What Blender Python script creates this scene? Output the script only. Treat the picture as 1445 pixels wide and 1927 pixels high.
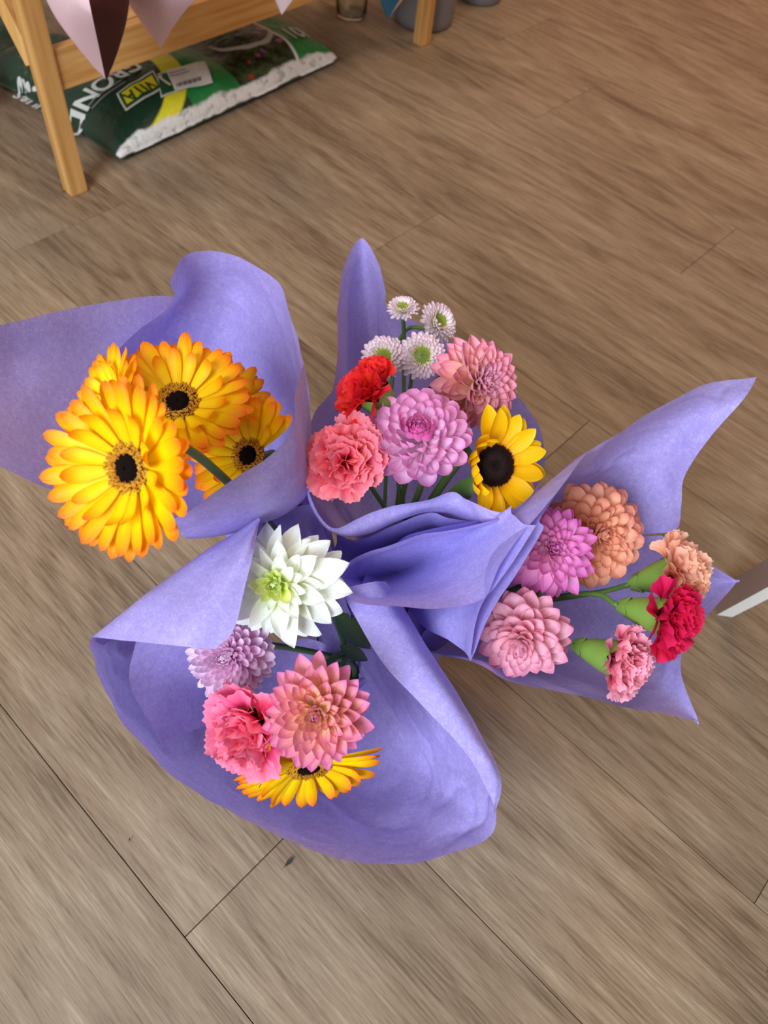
import bpy, bmesh, math, random
from mathutils import Vector, Matrix, noise

# ------------------------------------------------------------------ scene, camera, light
for o in list(bpy.data.objects):
    bpy.data.objects.remove(o)
SC = bpy.context.scene
COL = SC.collection
random.seed(7)
FPX, CX, CY, CAMH = 1450.0, 722.5, 963.5, 0.9
_p, _r = math.radians(54.84), math.radians(8.97)
FW = Vector((0, math.cos(_p), -math.sin(_p)))
_rt = Vector((1, 0, 0)); _up = _rt.cross(FW)
RT = _rt * math.cos(_r) + _up * math.sin(_r)
UP = -_rt * math.sin(_r) + _up * math.cos(_r)
CAM = Vector((0, 0, CAMH))
cd = bpy.data.cameras.new('camera')
cam = bpy.data.objects.new('camera', cd); COL.objects.link(cam)
M = Matrix((RT, UP, -FW)).transposed().to_4x4(); M.translation = CAM
cam.matrix_world = M
cd.sensor_fit = 'VERTICAL'; cd.sensor_height = 36.0; cd.lens = 36.0 * FPX / 1927.0
cd.clip_start = 0.01
cd.dof.use_dof = True; cd.dof.focus_distance = 0.66; cd.dof.aperture_fstop = 8.0
SC.camera = cam

w = bpy.data.worlds.new('room_light'); SC.world = w; w.use_nodes = True
w.node_tree.nodes['Background'].inputs[0].default_value = (1.0, 0.86, 0.70, 1)
w.node_tree.nodes['Background'].inputs[1].default_value = 0.35

def area(name, loc, target, sx, sy, power, color):
    ld = bpy.data.lights.new(name, 'AREA'); ld.shape = 'RECTANGLE'; ld.size = sx; ld.size_y = sy
    ld.energy = power; ld.color = color
    o = bpy.data.objects.new(name, ld); COL.objects.link(o)
    o.location = loc
    o.rotation_euler = (Vector(target) - Vector(loc)).to_track_quat('-Z', 'Y').to_euler()
    return o
area('shop_window_daylight', (-1.0, -1.7, 2.0), (0, .45, .2), 1.3, 1.5, 124, (0.80, 0.90, 1.0))
area('ceiling_lamp_light', (-0.62, 0.06, 2.5), (-0.62, 0.06, 0), .45, .45, 9, (1.0, 0.97, 0.92))
area('added_warm_far_light', (.7, 2.3, 2.45), (.4, 1.7, 0), .9, .5, 22, (1.0, 0.68, 0.40))  # unseen light added to warm the floor at the far end
vs = SC.view_settings
vs.view_transform = 'Standard'; vs.look = 'None'; vs.gamma = 1.0; vs.exposure = 0.0
vs.use_curve_mapping = False

# ------------------------------------------------------------------ helpers
def ray(px, py):
    return RT * ((px - CX) / FPX) - UP * ((py - CY) / FPX) + FW
def PD(px, py, d):                       # point on a pixel's ray at a given depth
    return CAM + ray(px, py) * d
def PZ(px, py, z=0.0):                   # point on a pixel's ray at a given height
    d = ray(px, py)
    return CAM + d * ((z - CAMH) / d.z)

def srgb(r, g, b):
    f = lambda c: (c / 255 / 12.92) if c / 255 <= .04045 else ((c / 255 + .055) / 1.055) ** 2.4
    return (f(r), f(g), f(b), 1)

def link(o, parent=None):
    COL.objects.link(o)
    if parent is not None: o.parent = parent
    return o
def empty(name, label, cat, mat=None, group=None):
    o = bpy.data.objects.new(name, None); o.empty_display_size = .02
    COL.objects.link(o)
    if mat is not None: o.matrix_world = mat
    o['label'] = label; o['category'] = cat
    if group: o['group'] = group
    return o
def tag(o, label, cat, group=None):
    o['label'] = label; o['category'] = cat
    if group: o['group'] = group
    return o
def meshdata(name, verts, faces, mat=None, uvs=None, smooth=True):
    me = bpy.data.meshes.new(name)
    me.from_pydata([tuple(v) for v in verts], [], faces)
    if uvs is not None:
        ul = me.uv_layers.new(name='UVMap')
        for l in me.loops:
            ul.data[l.index].uv = uvs[l.vertex_index]
    if mat is not None:
        for m in (mat if isinstance(mat, (list, tuple)) else [mat]): me.materials.append(m)
    if smooth:
        me.polygons.foreach_set('use_smooth', [True] * len(me.polygons))
    me.update()
    return me
def inst(name, me, parent=None, mat=None):
    o = bpy.data.objects.new(name, me); link(o, parent)
    if mat is not None: o.matrix_basis = mat
    return o
def obj_bm(name, bm, mat, parent=None, smooth=False):
    me = bpy.data.meshes.new(name); bm.normal_update(); bm.to_mesh(me); bm.free()
    for m in (mat if isinstance(mat, (list, tuple)) else [mat]): me.materials.append(m)
    if smooth: me.polygons.foreach_set('use_smooth', [True] * len(me.polygons))
    return inst(name, me, parent)
def bm_box(bm, c, s, rot=None, bev=0.0):
    m = Matrix.Translation(c) @ (rot.to_4x4() if rot is not None else Matrix()) @ Matrix.Diagonal((s[0], s[1], s[2], 1))
    r = bmesh.ops.create_cube(bm, size=1.0, matrix=m)
    if bev > 0:
        es = list({e for v in r['verts'] for e in v.link_edges})
        bmesh.ops.bevel(bm, geom=es, offset=bev, segments=2, profile=.7, affect='EDGES')
def cr(p0, p1, p2, p3, t):
    t2 = t * t; t3 = t2 * t
    return .5 * ((2 * p1) + (p2 - p0) * t + (2 * p0 - 5 * p1 + 4 * p2 - p3) * t2 + (3 * p1 - p0 - 3 * p2 + p3) * t3)
def spline(pts, n):
    if len(pts) == 1: return [pts[0].copy() for _ in range(n)]
    e = [pts[0] * 2 - pts[1]] + list(pts) + [pts[-1] * 2 - pts[-2]]
    out = []
    for i in range(n):
        f = i / (n - 1) * (len(pts) - 1); k = min(int(f), len(pts) - 2)
        out.append(cr(e[k], e[k + 1], e[k + 2], e[k + 3], f - k))
    return out
def tube(path, rad, seg=8, n=12):
    """verts, faces of a tube along path; rad a number or a list"""
    pts = spline(path, n) if len(path) > 2 else [path[0].lerp(path[1], i / (n - 1)) for i in range(n)]
    vs_, fs = [], []
    up = Vector((.3, .2, 1)).normalized()
    for i, p in enumerate(pts):
        t = (pts[min(i + 1, n - 1)] - pts[max(i - 1, 0)]).normalized()
        a = t.cross(up)
        if a.length < 1e-3: a = t.cross(Vector((1, 0, 0)))
        a.normalize(); b = t.cross(a)
        r = rad if not isinstance(rad, (list, tuple)) else rad[min(int(i / (n - 1) * (len(rad) - 1) + .5), len(rad) - 1)]
        for k in range(seg):
            an = 2 * math.pi * k / seg
            vs_.append(p + a * (r * math.cos(an)) + b * (r * math.sin(an)))
    for i in range(n - 1):
        for k in range(seg):
            k2 = (k + 1) % seg
            fs.append((i * seg + k, i * seg + k2, (i + 1) * seg + k2, (i + 1) * seg + k))
    fs.append(tuple(range(seg - 1, -1, -1))); fs.append(tuple((n - 1) * seg + k for k in range(seg)))
    return vs_, fs
def lathe(prof, seg=24, closed=True):
    vs_, fs = [], []
    for r, z in prof:
        for k in range(seg):
            a = 2 * math.pi * k / seg
            vs_.append(Vector((r * math.cos(a), r * math.sin(a), z)))
    for i in range(len(prof) - 1):
        for k in range(seg):
            k2 = (k + 1) % seg
            fs.append((i * seg + k, i * seg + k2, (i + 1) * seg + k2, (i + 1) * seg + k))
    if closed:
        fs.append(tuple(range(seg - 1, -1, -1))); fs.append(tuple((len(prof) - 1) * seg + k for k in range(seg)))
    return vs_, fs

# ------------------------------------------------------------------ materials
class NT:
    def __init__(s, name):
        s.m = bpy.data.materials.new(name); s.m.use_nodes = True
        s.t = s.m.node_tree; s.p = s.t.nodes['Principled BSDF']; s.out = s.t.nodes['Material Output']
    def n(s, typ, **kw):
        x = s.t.nodes.new(typ)
        for k, v in kw.items(): setattr(x, k, v)
        return x
    def l(s, a, b): s.t.links.new(a, b)
    def val(s, x, sock):
        if hasattr(x, 'is_linked'): s.l(x, sock)
        else: sock.default_value = x
    def math(s, op, a, b=0.0, clamp=False):
        x = s.n('ShaderNodeMath', operation=op); x.use_clamp = clamp
        s.val(a, x.inputs[0]); s.val(b, x.inputs[1]); return x.outputs[0]
    def mix(s, fac, a, b, blend='MIX'):
        x = s.n('ShaderNodeMix', data_type='RGBA', blend_type=blend)
        s.val(fac, x.inputs[0]); s.val(a, x.inputs[6]); s.val(b, x.inputs[7]); return x.outputs[2]
    def ramp(s, fac, stops):
        x = s.n('ShaderNodeValToRGB'); e = x.color_ramp.elements
        while len(e) < len(stops): e.new(.5)
        for i, (p, c) in enumerate(stops): e[i].position = p; e[i].color = c
        s.val(fac, x.inputs[0]); return x.outputs[0]
    def noise(s, vec, scale, detail=2.0, rough=.5, dist=0.0):
        x = s.n('ShaderNodeTexNoise'); x.inputs['Scale'].default_value = scale
        x.inputs['Detail'].default_value = detail; x.inputs['Roughness'].default_value = rough
        x.inputs['Distortion'].default_value = dist
        if vec is not None: s.l(vec, x.inputs['Vector'])
        return x.outputs['Fac']
    def obj(s): return s.n('ShaderNodeTexCoord').outputs['Object']
    def mapping(s, vec, scale=(1, 1, 1), loc=(0, 0, 0)):
        x = s.n('ShaderNodeMapping'); s.l(vec, x.inputs['Vector'])
        x.inputs['Scale'].default_value = scale; x.inputs['Location'].default_value = loc
        return x.outputs[0]
    def bump(s, h, strength, dist):
        x = s.n('ShaderNodeBump'); x.inputs['Strength'].default_value = strength; x.inputs['Distance'].default_value = dist
        s.l(h, x.inputs['Height']); return x.outputs[0]

def simple(name, col, rough=.5, nscale=30, namt=.12, bump=0.0, metallic=0.0, spec=.5):
    t = NT(name); v = t.obj()
    nz = t.noise(v, nscale, 4)
    c2 = tuple(max(0, c * (1 - namt * 2)) for c in col[:3]) + (1,)
    t.l(t.mix(nz, c2, tuple(min(1, c * (1 + namt)) for c in col[:3]) + (1,)), t.p.inputs['Base Color'])
    t.p.inputs['Roughness'].default_value = rough; t.p.inputs['Metallic'].default_value = metallic
    t.p.inputs['Specular IOR Level'].default_value = spec
    if bump: t.l(t.bump(nz, bump, .002), t.p.inputs['Normal'])
    return t.m

def petal_mat(name, stops, vein=.12, rough=.5, transl=.28, rand=.12, sat_edge=None, vscale=14):
    """colour runs from petal base (V = 0) to tip (V = 1); fine veins along it; each petal a little different"""
    t = NT(name)
    uv = t.n('ShaderNodeUVMap').outputs[0]
    sx = t.n('ShaderNodeSeparateXYZ'); t.l(uv, sx.inputs[0])
    rnd = t.n('ShaderNodeObjectInfo').outputs['Random']
    nz = t.noise(t.mapping(uv, (vscale, 1.6, 1)), 1.0, 2)
    v2 = t.math('ADD', sx.outputs[1], t.math('MULTIPLY', t.math('SUBTRACT', nz, .5), .22))
    c = t.ramp(v2, stops)
    if sat_edge is not None:
        ed = t.math('ABSOLUTE', t.math('SUBTRACT', sx.outputs[0], .5))
        ed = t.math('POWER', t.math('MULTIPLY', ed, 2.0), 5.0)
        c = t.mix(t.math('MULTIPLY', ed, .5), c, sat_edge)
    dark = t.math('ADD', 1 - vein, t.math('MULTIPLY', nz, vein * 1.6))
    hs = t.n('ShaderNodeHueSaturation'); t.l(c, hs.inputs['Color'])
    t.l(t.math('MULTIPLY', dark, t.math('ADD', 1 - rand / 2, t.math('MULTIPLY', rnd, rand))), hs.inputs['Value'])
    t.l(t.math('ADD', .5 - rand * .04, t.math('MULTIPLY', rnd, rand * .08)), hs.inputs['Hue'])
    t.l(hs.outputs[0], t.p.inputs['Base Color'])
    t.p.inputs['Roughness'].default_value = rough; t.p.inputs['Specular IOR Level'].default_value = .25
    t.l(t.bump(nz, .35, .0012), t.p.inputs['Normal'])
    tr = t.n('ShaderNodeBsdfTranslucent'); t.l(hs.outputs[0], tr.inputs[0])
    mx = t.n('ShaderNodeMixShader'); mx.inputs[0].default_value = transl
    t.l(t.p.outputs[0], mx.inputs[1]); t.l(tr.outputs[0], mx.inputs[2]); t.l(mx.outputs[0], t.out.inputs[0])
    return t.m

def wood_floor():
    t = NT('oak_laminate'); v = t.obj()
    rnd = t.n('ShaderNodeObjectInfo').outputs['Random']
    off = t.n('ShaderNodeCombineXYZ')
    t.l(t.math('MULTIPLY', rnd, 37.0), off.inputs[0]); t.l(t.math('MULTIPLY', rnd, 91.0), off.inputs[1])
    ad = t.n('ShaderNodeVectorMath', operation='ADD'); t.l(v, ad.inputs[0]); t.l(off.outputs[0], ad.inputs[1])
    p = ad.outputs[0]
    warp = t.noise(t.mapping(p, (1.6, 5, 1)), 1.0, 3)
    # cathedral figure: rings stretched along the plank
    wv = t.n('ShaderNodeTexNoise'); wv.inputs['Scale'].default_value = 1.0; wv.inputs['Detail'].default_value = 1.5
    t.l(t.mapping(p, (1.3, 8.5, 1)), wv.inputs['Vector'])
    rings = t.math('SINE', t.math('MULTIPLY', t.math('ADD', wv.outputs['Fac'], t.math('MULTIPLY', warp, .4)), 62.0))
    rings = t.math('MULTIPLY', t.math('ADD', rings, 1.0), .5)
    fine = t.noise(t.mapping(p, (16, 330, 1)), 1.0, 4, .65, .3)
    pore = t.ramp(t.noise(t.mapping(p, (30, 520, 1)), 1.0, 2, .6), [(.30, (1, 1, 1, 1)), (.43, (0, 0, 0, 1))])
    mid = t.noise(t.mapping(p, (3.4, 34, 1)), 1.0, 4, .6, .5)
    big = t.noise(t.mapping(p, (1.8, 6, 1)), 1.0, 3, .5, .6)
    g = t.math('ADD', t.math('MULTIPLY', mid, .26), t.math('MULTIPLY', rings, .09))
    g = t.math('ADD', g, t.math('MULTIPLY', fine, .60))
    g = t.math('ADD', g, t.math('MULTIPLY', t.math('SUBTRACT', big, .5), .40))
    c = t.ramp(g, [(.32, srgb(98, 79, 61)), (.45, srgb(130, 110, 89)), (.57, srgb(146, 127, 105)), (.72, srgb(170, 153, 130))])
    c = t.mix(t.math('MULTIPLY', pore, .45), c, srgb(84, 68, 54))
    # knots
    vo = t.n('ShaderNodeTexVoronoi'); vo.inputs['Scale'].default_value = 1.0
    t.l(t.mapping(p, (2.1, 5.2, 0.01)), vo.inputs['Vector'])
    kn = t.math('ADD', vo.outputs['Distance'], t.math('MULTIPLY', t.math('SUBTRACT', mid, .5), .09))
    k = t.ramp(kn, [(.02, (1, 1, 1, 1)), (.075, (0, 0, 0, 1))])
    c = t.mix(t.math('MULTIPLY', k, .55), c, srgb(74, 54, 38))
    pv = t.math('ADD', .90, t.math('MULTIPLY', rnd, .2))
    hs = t.n('ShaderNodeHueSaturation'); t.l(c, hs.inputs['Color']); t.l(pv, hs.inputs['Value'])
    t.l(hs.outputs[0], t.p.inputs['Base Color'])
    t.p.inputs['Roughness'].default_value = .42; t.p.inputs['Specular IOR Level'].default_value = .45
    t.l(t.math('ADD', .36, t.math('MULTIPLY', fine, .2)), t.p.inputs['Roughness'])
    t.l(t.bump(t.math('ADD', fine, t.math('MULTIPLY', rings, .15)), .22, .0006), t.p.inputs['Normal'])
    return t.m

def paper_mat():
    t = NT('lavender_tissue_paper'); v = t.obj()
    f1 = t.noise(t.mapping(v, (1, 1, 1)), 620, 2, .7)
    f2 = t.noise(v, 190, 3, .6)
    big = t.noise(v, 9, 2)
    f = t.math('ADD', t.math('MULTIPLY', f1, .6), t.math('MULTIPLY', f2, .4))
    c = t.ramp(f, [(.3, srgb(163, 150, 224)), (.5, srgb(176, 164, 234)), (.7, srgb(200, 190, 244))])
    t.l(c, t.p.inputs['Base Color'])
    t.p.inputs['Roughness'].default_value = .5; t.p.inputs['Specular IOR Level'].default_value = .3
    cr_ = t.noise(v, 26, 3, .5)
    bm1 = t.bump(f, .25, .0006)
    b2 = t.n('ShaderNodeBump'); b2.inputs['Strength'].default_value = .35; b2.inputs['Distance'].default_value = .004
    t.l(cr_, b2.inputs['Height']); t.l(bm1, b2.inputs['Normal']); t.l(b2.outputs[0], t.p.inputs['Normal'])
    tr = t.n('ShaderNodeBsdfTranslucent'); t.l(c, tr.inputs[0]); t.l(bm1, tr.inputs['Normal'])
    mx = t.n('ShaderNodeMixShader'); mx.inputs[0].default_value = .26
    t.l(t.p.outputs[0], mx.inputs[1]); t.l(tr.outputs[0], mx.inputs[2]); t.l(mx.outputs[0], t.out.inputs[0])
    return t.m

def bamboo_mat():
    t = NT('bamboo_wood'); v = t.obj()
    g = t.noise(t.mapping(v, (90, 90, 5)), 1.0, 3)
    lam = t.noise(t.mapping(v, (70, 70, .8)), 1.0, 0)
    t.l(t.ramp(t.math('ADD', t.math('MULTIPLY', g, .5), t.math('MULTIPLY', lam, .5)),
               [(.3, srgb(176, 124, 62)), (.5, srgb(205, 155, 90)), (.7, srgb(221, 176, 112))]), t.p.inputs['Base Color'])
    t.p.inputs['Roughness'].default_value = .42
    return t.m

def bamboo_rail_mat():
    t = NT('bamboo_rail'); v = t.obj()
    g = t.noise(t.mapping(v, (5, 90, 90)), 1.0, 3)
    t.l(t.ramp(g, [(.3, srgb(188, 134, 70)), (.5, srgb(205, 155, 90)), (.7, srgb(216, 170, 106))]), t.p.inputs['Base Color'])
    t.p.inputs['Roughness'].default_value = .42
    return t.m
RAILM = bamboo_rail_mat()
PAPER = paper_mat(); FLOOR = wood_floor(); BAMBOO = bamboo_mat()
GREEN = simple('stem_green', srgb(86, 120, 52), .45, 60, .15)
DKGREEN = simple('leaf_dark_green', srgb(44, 70, 42), .4, 40, .2)
CALYX = simple('calyx_green', srgb(122, 156, 66), .42, 45, .18)
WHITE_PAINT = simple('white_paint', srgb(236, 236, 232), .4, 20, .03)
GREY_POT = simple('grey_pot', srgb(128, 124, 126), .55, 40, .06, .1)
SUBFLOOR = simple('floor_gap', srgb(52, 42, 34), .9)

# ------------------------------------------------------------------ floor: planks laid at 36.5 degrees
UA = math.radians(-36.5)
UD = Vector((math.cos(UA), math.sin(UA), 0)); WD = Vector((-UD.y, UD.x, 0))
PITCH, W0, PLEN = .2505 * CAMH, -.0195 * CAMH, 1.627 * CAMH
bm = bmesh.new()
bm_box(bm, Vector((0, 1.2, -.035)), (8, 8, .04))
floor = obj_bm('floor', bm, SUBFLOOR)
floor['kind'] = 'structure'; floor['label'] = 'brown oak laminate floor of long diagonal planks'
bm = bmesh.new()
bm_box(bm, Vector((0, 0, -.006)), (PLEN - .0009, PITCH - .0009, .012), bev=.0007)
plank_me = obj_bm('plank', bm, FLOOR); PM = plank_me.data; bpy.data.objects.remove(plank_me)
joint = {0: -.168, 1: .62, 2: .292, 3: -.307, 4: -.891, 5: -.05, 6: -.418, 7: -1.002, 8: .3, 9: -.6, 10: -.2, -1: .5, -2: -.3}
rz = Matrix.Rotation(UA, 4, 'Z')
for k in range(-4, 14):
    j = joint.get(k, random.uniform(-.8, .8)) * CAMH
    for i in range(-2, 2):
        cu = j + PLEN * (i + .5); cw = W0 + PITCH * (k + .5)
        if abs(cu) > 2.9: continue
        o = inst('plank', PM, floor, Matrix.Translation(UD * cu + WD * cw) @ rz)

WALLM = simple('painted_wall', srgb(206, 190, 172), .8, 6, .04)
SALMON = simple('salmon_wall', srgb(232, 150, 118), .8, 6, .04)
def wall(name, c, s, m, lb):
    bm = bmesh.new(); bm_box(bm, Vector((0, 0, 0)), s)
    o = obj_bm(name, bm, m); o.matrix_world = Matrix.Translation(c) @ rz; o['kind'] = 'structure'
    o['label'] = lb
wall('wall_left', UD * -2.25 + WD * 1.1 + Vector((0, 0, 1.3)), (.1, 5.0, 2.6), WALLM, 'plain beige painted wall behind the bamboo rack')
wall('wall_back', UD * -.2 + WD * 3.62 + Vector((0, 0, 1.3)), (4.2, .1, 2.6), SALMON, 'salmon painted wall at the far end of the shop')
# ------------------------------------------------------------------ bamboo rack, standing along the plank cross direction
LF = PZ(150, 365); RF = PZ(800, 85)
E1 = (RF - LF).normalized(); E2 = Vector((-E1.y, E1.x, 0))      # E1 along the front, E2 to the back
RM = Matrix((E1, E2, Vector((0, 0, 1)))).transposed()
rack = empty('bamboo_rack', 'bamboo rack with square legs and a low front rail above the soil bags', 'rack',
             Matrix.Translation(LF) @ RM.to_4x4())
RW = (RF - LF).length
def rbox(name, c, s, bev=.004):
    bm = bmesh.new(); bm_box(bm, Vector(c), s, bev=bev); return obj_bm(name, bm, BAMBOO if name == 'leg' else RAILM, rack)
for x in (0, RW):
    for y in (.012, .34):
        rbox('leg', (x, y, .38), (.034, .030, .76))
rbox('front_rail', (RW / 2, .012, .2175), (RW - .034, .018, .065), .002)
rbox('back_rail', (RW / 2, .34, .2175), (RW - .034, .018, .065), .002)
for i in range(6):
    rbox('shelf_slat', (RW / 2 + .06, .05 + i * .05, .243), (RW - .16, .042, .012), .001)
V, Fc = tube([Vector((-.002, .034, .225)), Vector((-.02, .11, .42))], .016, 4, 3)
inst('strut', meshdata('strut', V, Fc, BAMBOO, smooth=False), rack)
rbox('top_board', (RW / 2, .176, .75), (RW + .04, .37, .018), .002)

# ------------------------------------------------------------------ soil bags under the rack
def bag_mat(variant):
    t = NT('printed_soil_bag_' + variant); v = t.obj()
    sp = t.n('ShaderNodeSeparateXYZ'); t.l(v, sp.inputs[0]); X, Y, Z = sp.outputs
    nz = t.noise(v, 22, 4); nz2 = t.noise(v, 55, 4, .6)
    wob = t.math('MULTIPLY', t.math('SUBTRACT', nz, .5), .016)
    DG, BK, GR = srgb(14, 52, 38), srgb(10, 13, 11), srgb(14, 128, 62)
    YE, WH = srgb(222, 214, 44), srgb(225, 225, 222)
    sm = lambda a, lo, hi: t.ramp(t.math('DIVIDE', t.math('SUBTRACT', a, lo), hi - lo), [(0, (0, 0, 0, 1)), (1, (1, 1, 1, 1))])
    if variant == 'front':
        c = t.mix(sm(X, .10, .20), DG, DG)
        c = t.mix(sm(Y, .17, .24), c, BK)                               # black back half
        # green swoosh panel and yellow crescent
        def circ(x0, y0, r, e=.002):
            d = t.math('SQRT', t.math('ADD', t.math('POWER', t.math('SUBTRACT', X, x0), 2.0), t.math('POWER', t.math('SUBTRACT', Y, y0), 2.0)))
            return t.math('SUBTRACT', 1.0, sm(d, r - e, r + e))
        c = t.mix(circ(.10, .16, .165), c, YE)
        c = t.mix(circ(.052, .17, .165), c, DG)
        c = t.mix(sm(X, .268, .272), c, GR) if False else c
        gp = t.math('MULTIPLY', sm(X, .20, .205), t.math('SUBTRACT', 1.0, circ(.10, .16, .165)))
        gp = t.math('MULTIPLY', gp, t.math('SUBTRACT', 1.0, sm(X, .335, .34)))
        gp = t.math('MULTIPLY', gp, t.math('SUBTRACT', 1.0, sm(Y, .20, .205)))
        c = t.mix(gp, c, GR)
        # picture panel: dark foliage with red and violet blossoms
        pic = t.math('MULTIPLY', sm(X, .335, .345), t.math('SUBTRACT', 1.0, sm(X, .515, .52)))
        vo = t.n('ShaderNodeTexVoronoi'); vo.inputs['Scale'].default_value = 34; t.l(v, vo.inputs['Vector'])
        fl = t.ramp(vo.outputs['Distance'], [(.30, (1, 1, 1, 1)), (.42, (0, 0, 0, 1))])
        fl = t.math('MULTIPLY', fl, sm(t.noise(v, 12, 1), .47, .53))
        bl = t.mix(sm(X, .41, .43), srgb(190, 30, 20), t.mix(sm(X, .49, .51), srgb(132, 92, 150), srgb(170, 96, 120)))
        foli = t.ramp(nz2, [(.42, srgb(14, 20, 14)), (.62, srgb(52, 76, 36))])
        c = t.mix(pic, c, t.mix(fl, foli, bl))
        bowl = t.math('SUBTRACT', circ(.455, .15, .082), circ(.455, .165, .082))
        c = t.mix(t.math('MULTIPLY', t.math('MAXIMUM', bowl, 0.0), pic), c, srgb(190, 192, 190))
        # green end with a white curve
        curve = t.math('ADD', X, t.math('MULTIPLY', t.math('SINE', t.math('MULTIPLY', Y, 14.0)), -.014))
        c = t.mix(sm(curve, .500, .503), c, WH); c = t.mix(sm(curve, .508, .511), c, GR)
        # white folded seam along the front side
        edge = t.math('ADD', t.math('MULTIPLY', Y, 1.0), wob)
        c = t.mix(t.math('SUBTRACT', 1.0, sm(edge, .009, .013)), c, t.mix(sm(nz2, .36, .46), srgb(178, 178, 178), WH))
        low = t.math('ADD', Z, t.math('MULTIPLY', wob, 1.4))
        c = t.mix(t.math('SUBTRACT', 1.0, sm(low, .012, .016)), c, DG)
    else:
        c = t.mix(sm(Y, .1, .16), DG, srgb(34, 40, 30))
        c = t.mix(sm(nz2, .56, .66), c, srgb(70, 78, 56))
        curve = t.math('ADD', Y, t.math('MULTIPLY', t.math('SINE', t.math('MULTIPLY', X, 12.0)), -.02))
        c = t.mix(sm(curve, .20, .204), c, WH); c = t.mix(sm(curve, .212, .216), c, GR)
    t.l(c, t.p.inputs['Base Color'])
    t.p.inputs['Roughness'].default_value = .3
    t.l(t.bump(nz2, .5, .006), t.p.inputs['Normal'])
    return t.m
def bag_top(x, y, L, Wd, hgt, seed=0):
    a = max(0.0, 1 - abs(2 * x / L - 1) ** 5) ** .45; b = max(0.0, 1 - abs(2 * y / Wd - 1) ** 5) ** .45
    wr = noise.noise(Vector((x * 11, y * 11, seed))) * .008 + noise.noise(Vector((x * 30, y * 30, seed))) * .0035
    waist = 1 - .28 * math.exp(-((x / L - .55) / .07) ** 2)
    return .012 + hgt * a * b * waist + wr * a * b
def make_bag(name, O, ex, ey, L, Wd, hgt, mat, label, seed):
    m3 = Matrix((ex, ey, Vector((0, 0, 1)))).transposed()
    root = empty(name, label, 'soil bag', Matrix.Translation(O) @ m3.to_4x4(), 'soil bags under the rack')
    nx, ny = 52, 34
    def warp(i, n):   # denser near the ends
        s = i / n; return .5 - .5 * math.cos(math.pi * s)
    vs_, fs = [], []
    for i in range(nx + 1):
        for j in range(ny + 1):
            x = warp(i, nx) * L; y = warp(j, ny) * Wd
            vs_.append(Vector((x, y, bag_top(x, y, L, Wd, hgt, seed))))
    nt = len(vs_)
    for i in range(nx + 1):
        for j in range(ny + 1):
            v = vs_[i * (ny + 1) + j]
            e = (abs(2 * v.x / L - 1) ** 6 + abs(2 * v.y / Wd - 1) ** 6)
            vs_.append(Vector((v.x, v.y, .002 + .010 * min(1, e))))
    q = lambda i, j: i * (ny + 1) + j
    for i in range(nx):
        for j in range(ny):
            fs.append((q(i, j), q(i + 1, j), q(i + 1, j + 1), q(i, j + 1)))
            fs.append((nt + q(i, j + 1), nt + q(i + 1, j + 1), nt + q(i + 1, j), nt + q(i, j)))
    for i in range(nx):
        fs.append((q(i, 0), nt + q(i, 0), nt + q(i + 1, 0), q(i + 1, 0)))
        fs.append((q(i + 1, ny), nt + q(i + 1, ny), nt + q(i, ny), q(i, ny)))
    for j in range(ny):
        fs.append((q(0, j + 1), nt + q(0, j + 1), nt + q(0, j), q(0, j)))
        fs.append((q(nx, j), nt + q(nx, j), nt + q(nx, j + 1), q(nx, j + 1)))
    inst('bag_body', meshdata('bag_body', vs_, fs, mat), root)
    return root
def bag_hit(root, px, py, args):
    z = .05; inv = root.matrix_world.inverted()
    for _ in range(14):
        p = inv @ PZ(px, py, z)
        z = .5 * z + .5 * bag_top(min(max(p.x, 0), args[0]), min(max(p.y, 0), args[1]), *args)
    return p
B1O = PZ(226, 300, .012); B1R = PZ(637, 112, .012)
bex = (B1R - B1O); BL = bex.length; bex.normalize(); bex.z = 0; bex.normalize(); bey = Vector((-bex.y, bex.x, 0))
BW, BH = .36, .062
bag = make_bag('soil_bag', B1O.copy() * 1.0 - Vector((0, 0, B1O.z)), bex, bey, BL, BW, BH, bag_mat('front'),
               'dark green potting soil bag with a yellow logo, flower picture and white price sticker', 1)
bagI = bag.matrix_world.inverted()
def flat_mat(name, col, rough=.4): return simple(name, col, rough, 50, .03)
P_YEL = flat_mat('print_yellow', srgb(226, 214, 30)); P_GRN = flat_mat('print_green', srgb(10, 84, 44))
P_WHT = flat_mat('print_white', srgb(205, 208, 205)); P_GRY = flat_mat('print_grey', srgb(120, 122, 120)); P_BLK = flat_mat('print_black', srgb(40, 40, 44))
def drape(verts2, faces, root, L, Wd, hgt, seed, lift, name, mat):
    vs_ = [Vector((x, y, bag_top(x, y, L, Wd, hgt, seed) + lift)) for x, y in verts2]
    return inst(name, meshdata(name, vs_, faces, mat, smooth=False), root)
def text2d(s, size, bold=0.0):
    cu = bpy.data.curves.new('lettering', 'FONT'); cu.body = s; cu.size = size; cu.align_x = 'CENTER'; cu.align_y = 'CENTER'
    cu.offset = bold; cu.resolution_u = 4
    o = bpy.data.objects.new('lettering', cu); COL.objects.link(o)
    dg = bpy.context.evaluated_depsgraph_get(); dg.update()
    me = bpy.data.meshes.new_from_object(o.evaluated_get(dg))
    bm = bmesh.new(); bm.from_mesh(me)
    bmesh.ops.triangulate(bm, faces=bm.faces[:])
    bmesh.ops.subdivide_edges(bm, edges=[e for e in bm.edges if e.calc_length() > size * .3], cuts=1)
    bmesh.ops.triangulate(bm, faces=bm.faces[:])
    bm.verts.index_update()
    V = [(v.co.x, v.co.y) for v in bm.verts]; Fc = [tuple(v.index for v in f.verts) for f in bm.faces]
    bm.free(); bpy.data.objects.remove(o); bpy.data.meshes.remove(me)
    return V, Fc
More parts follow.
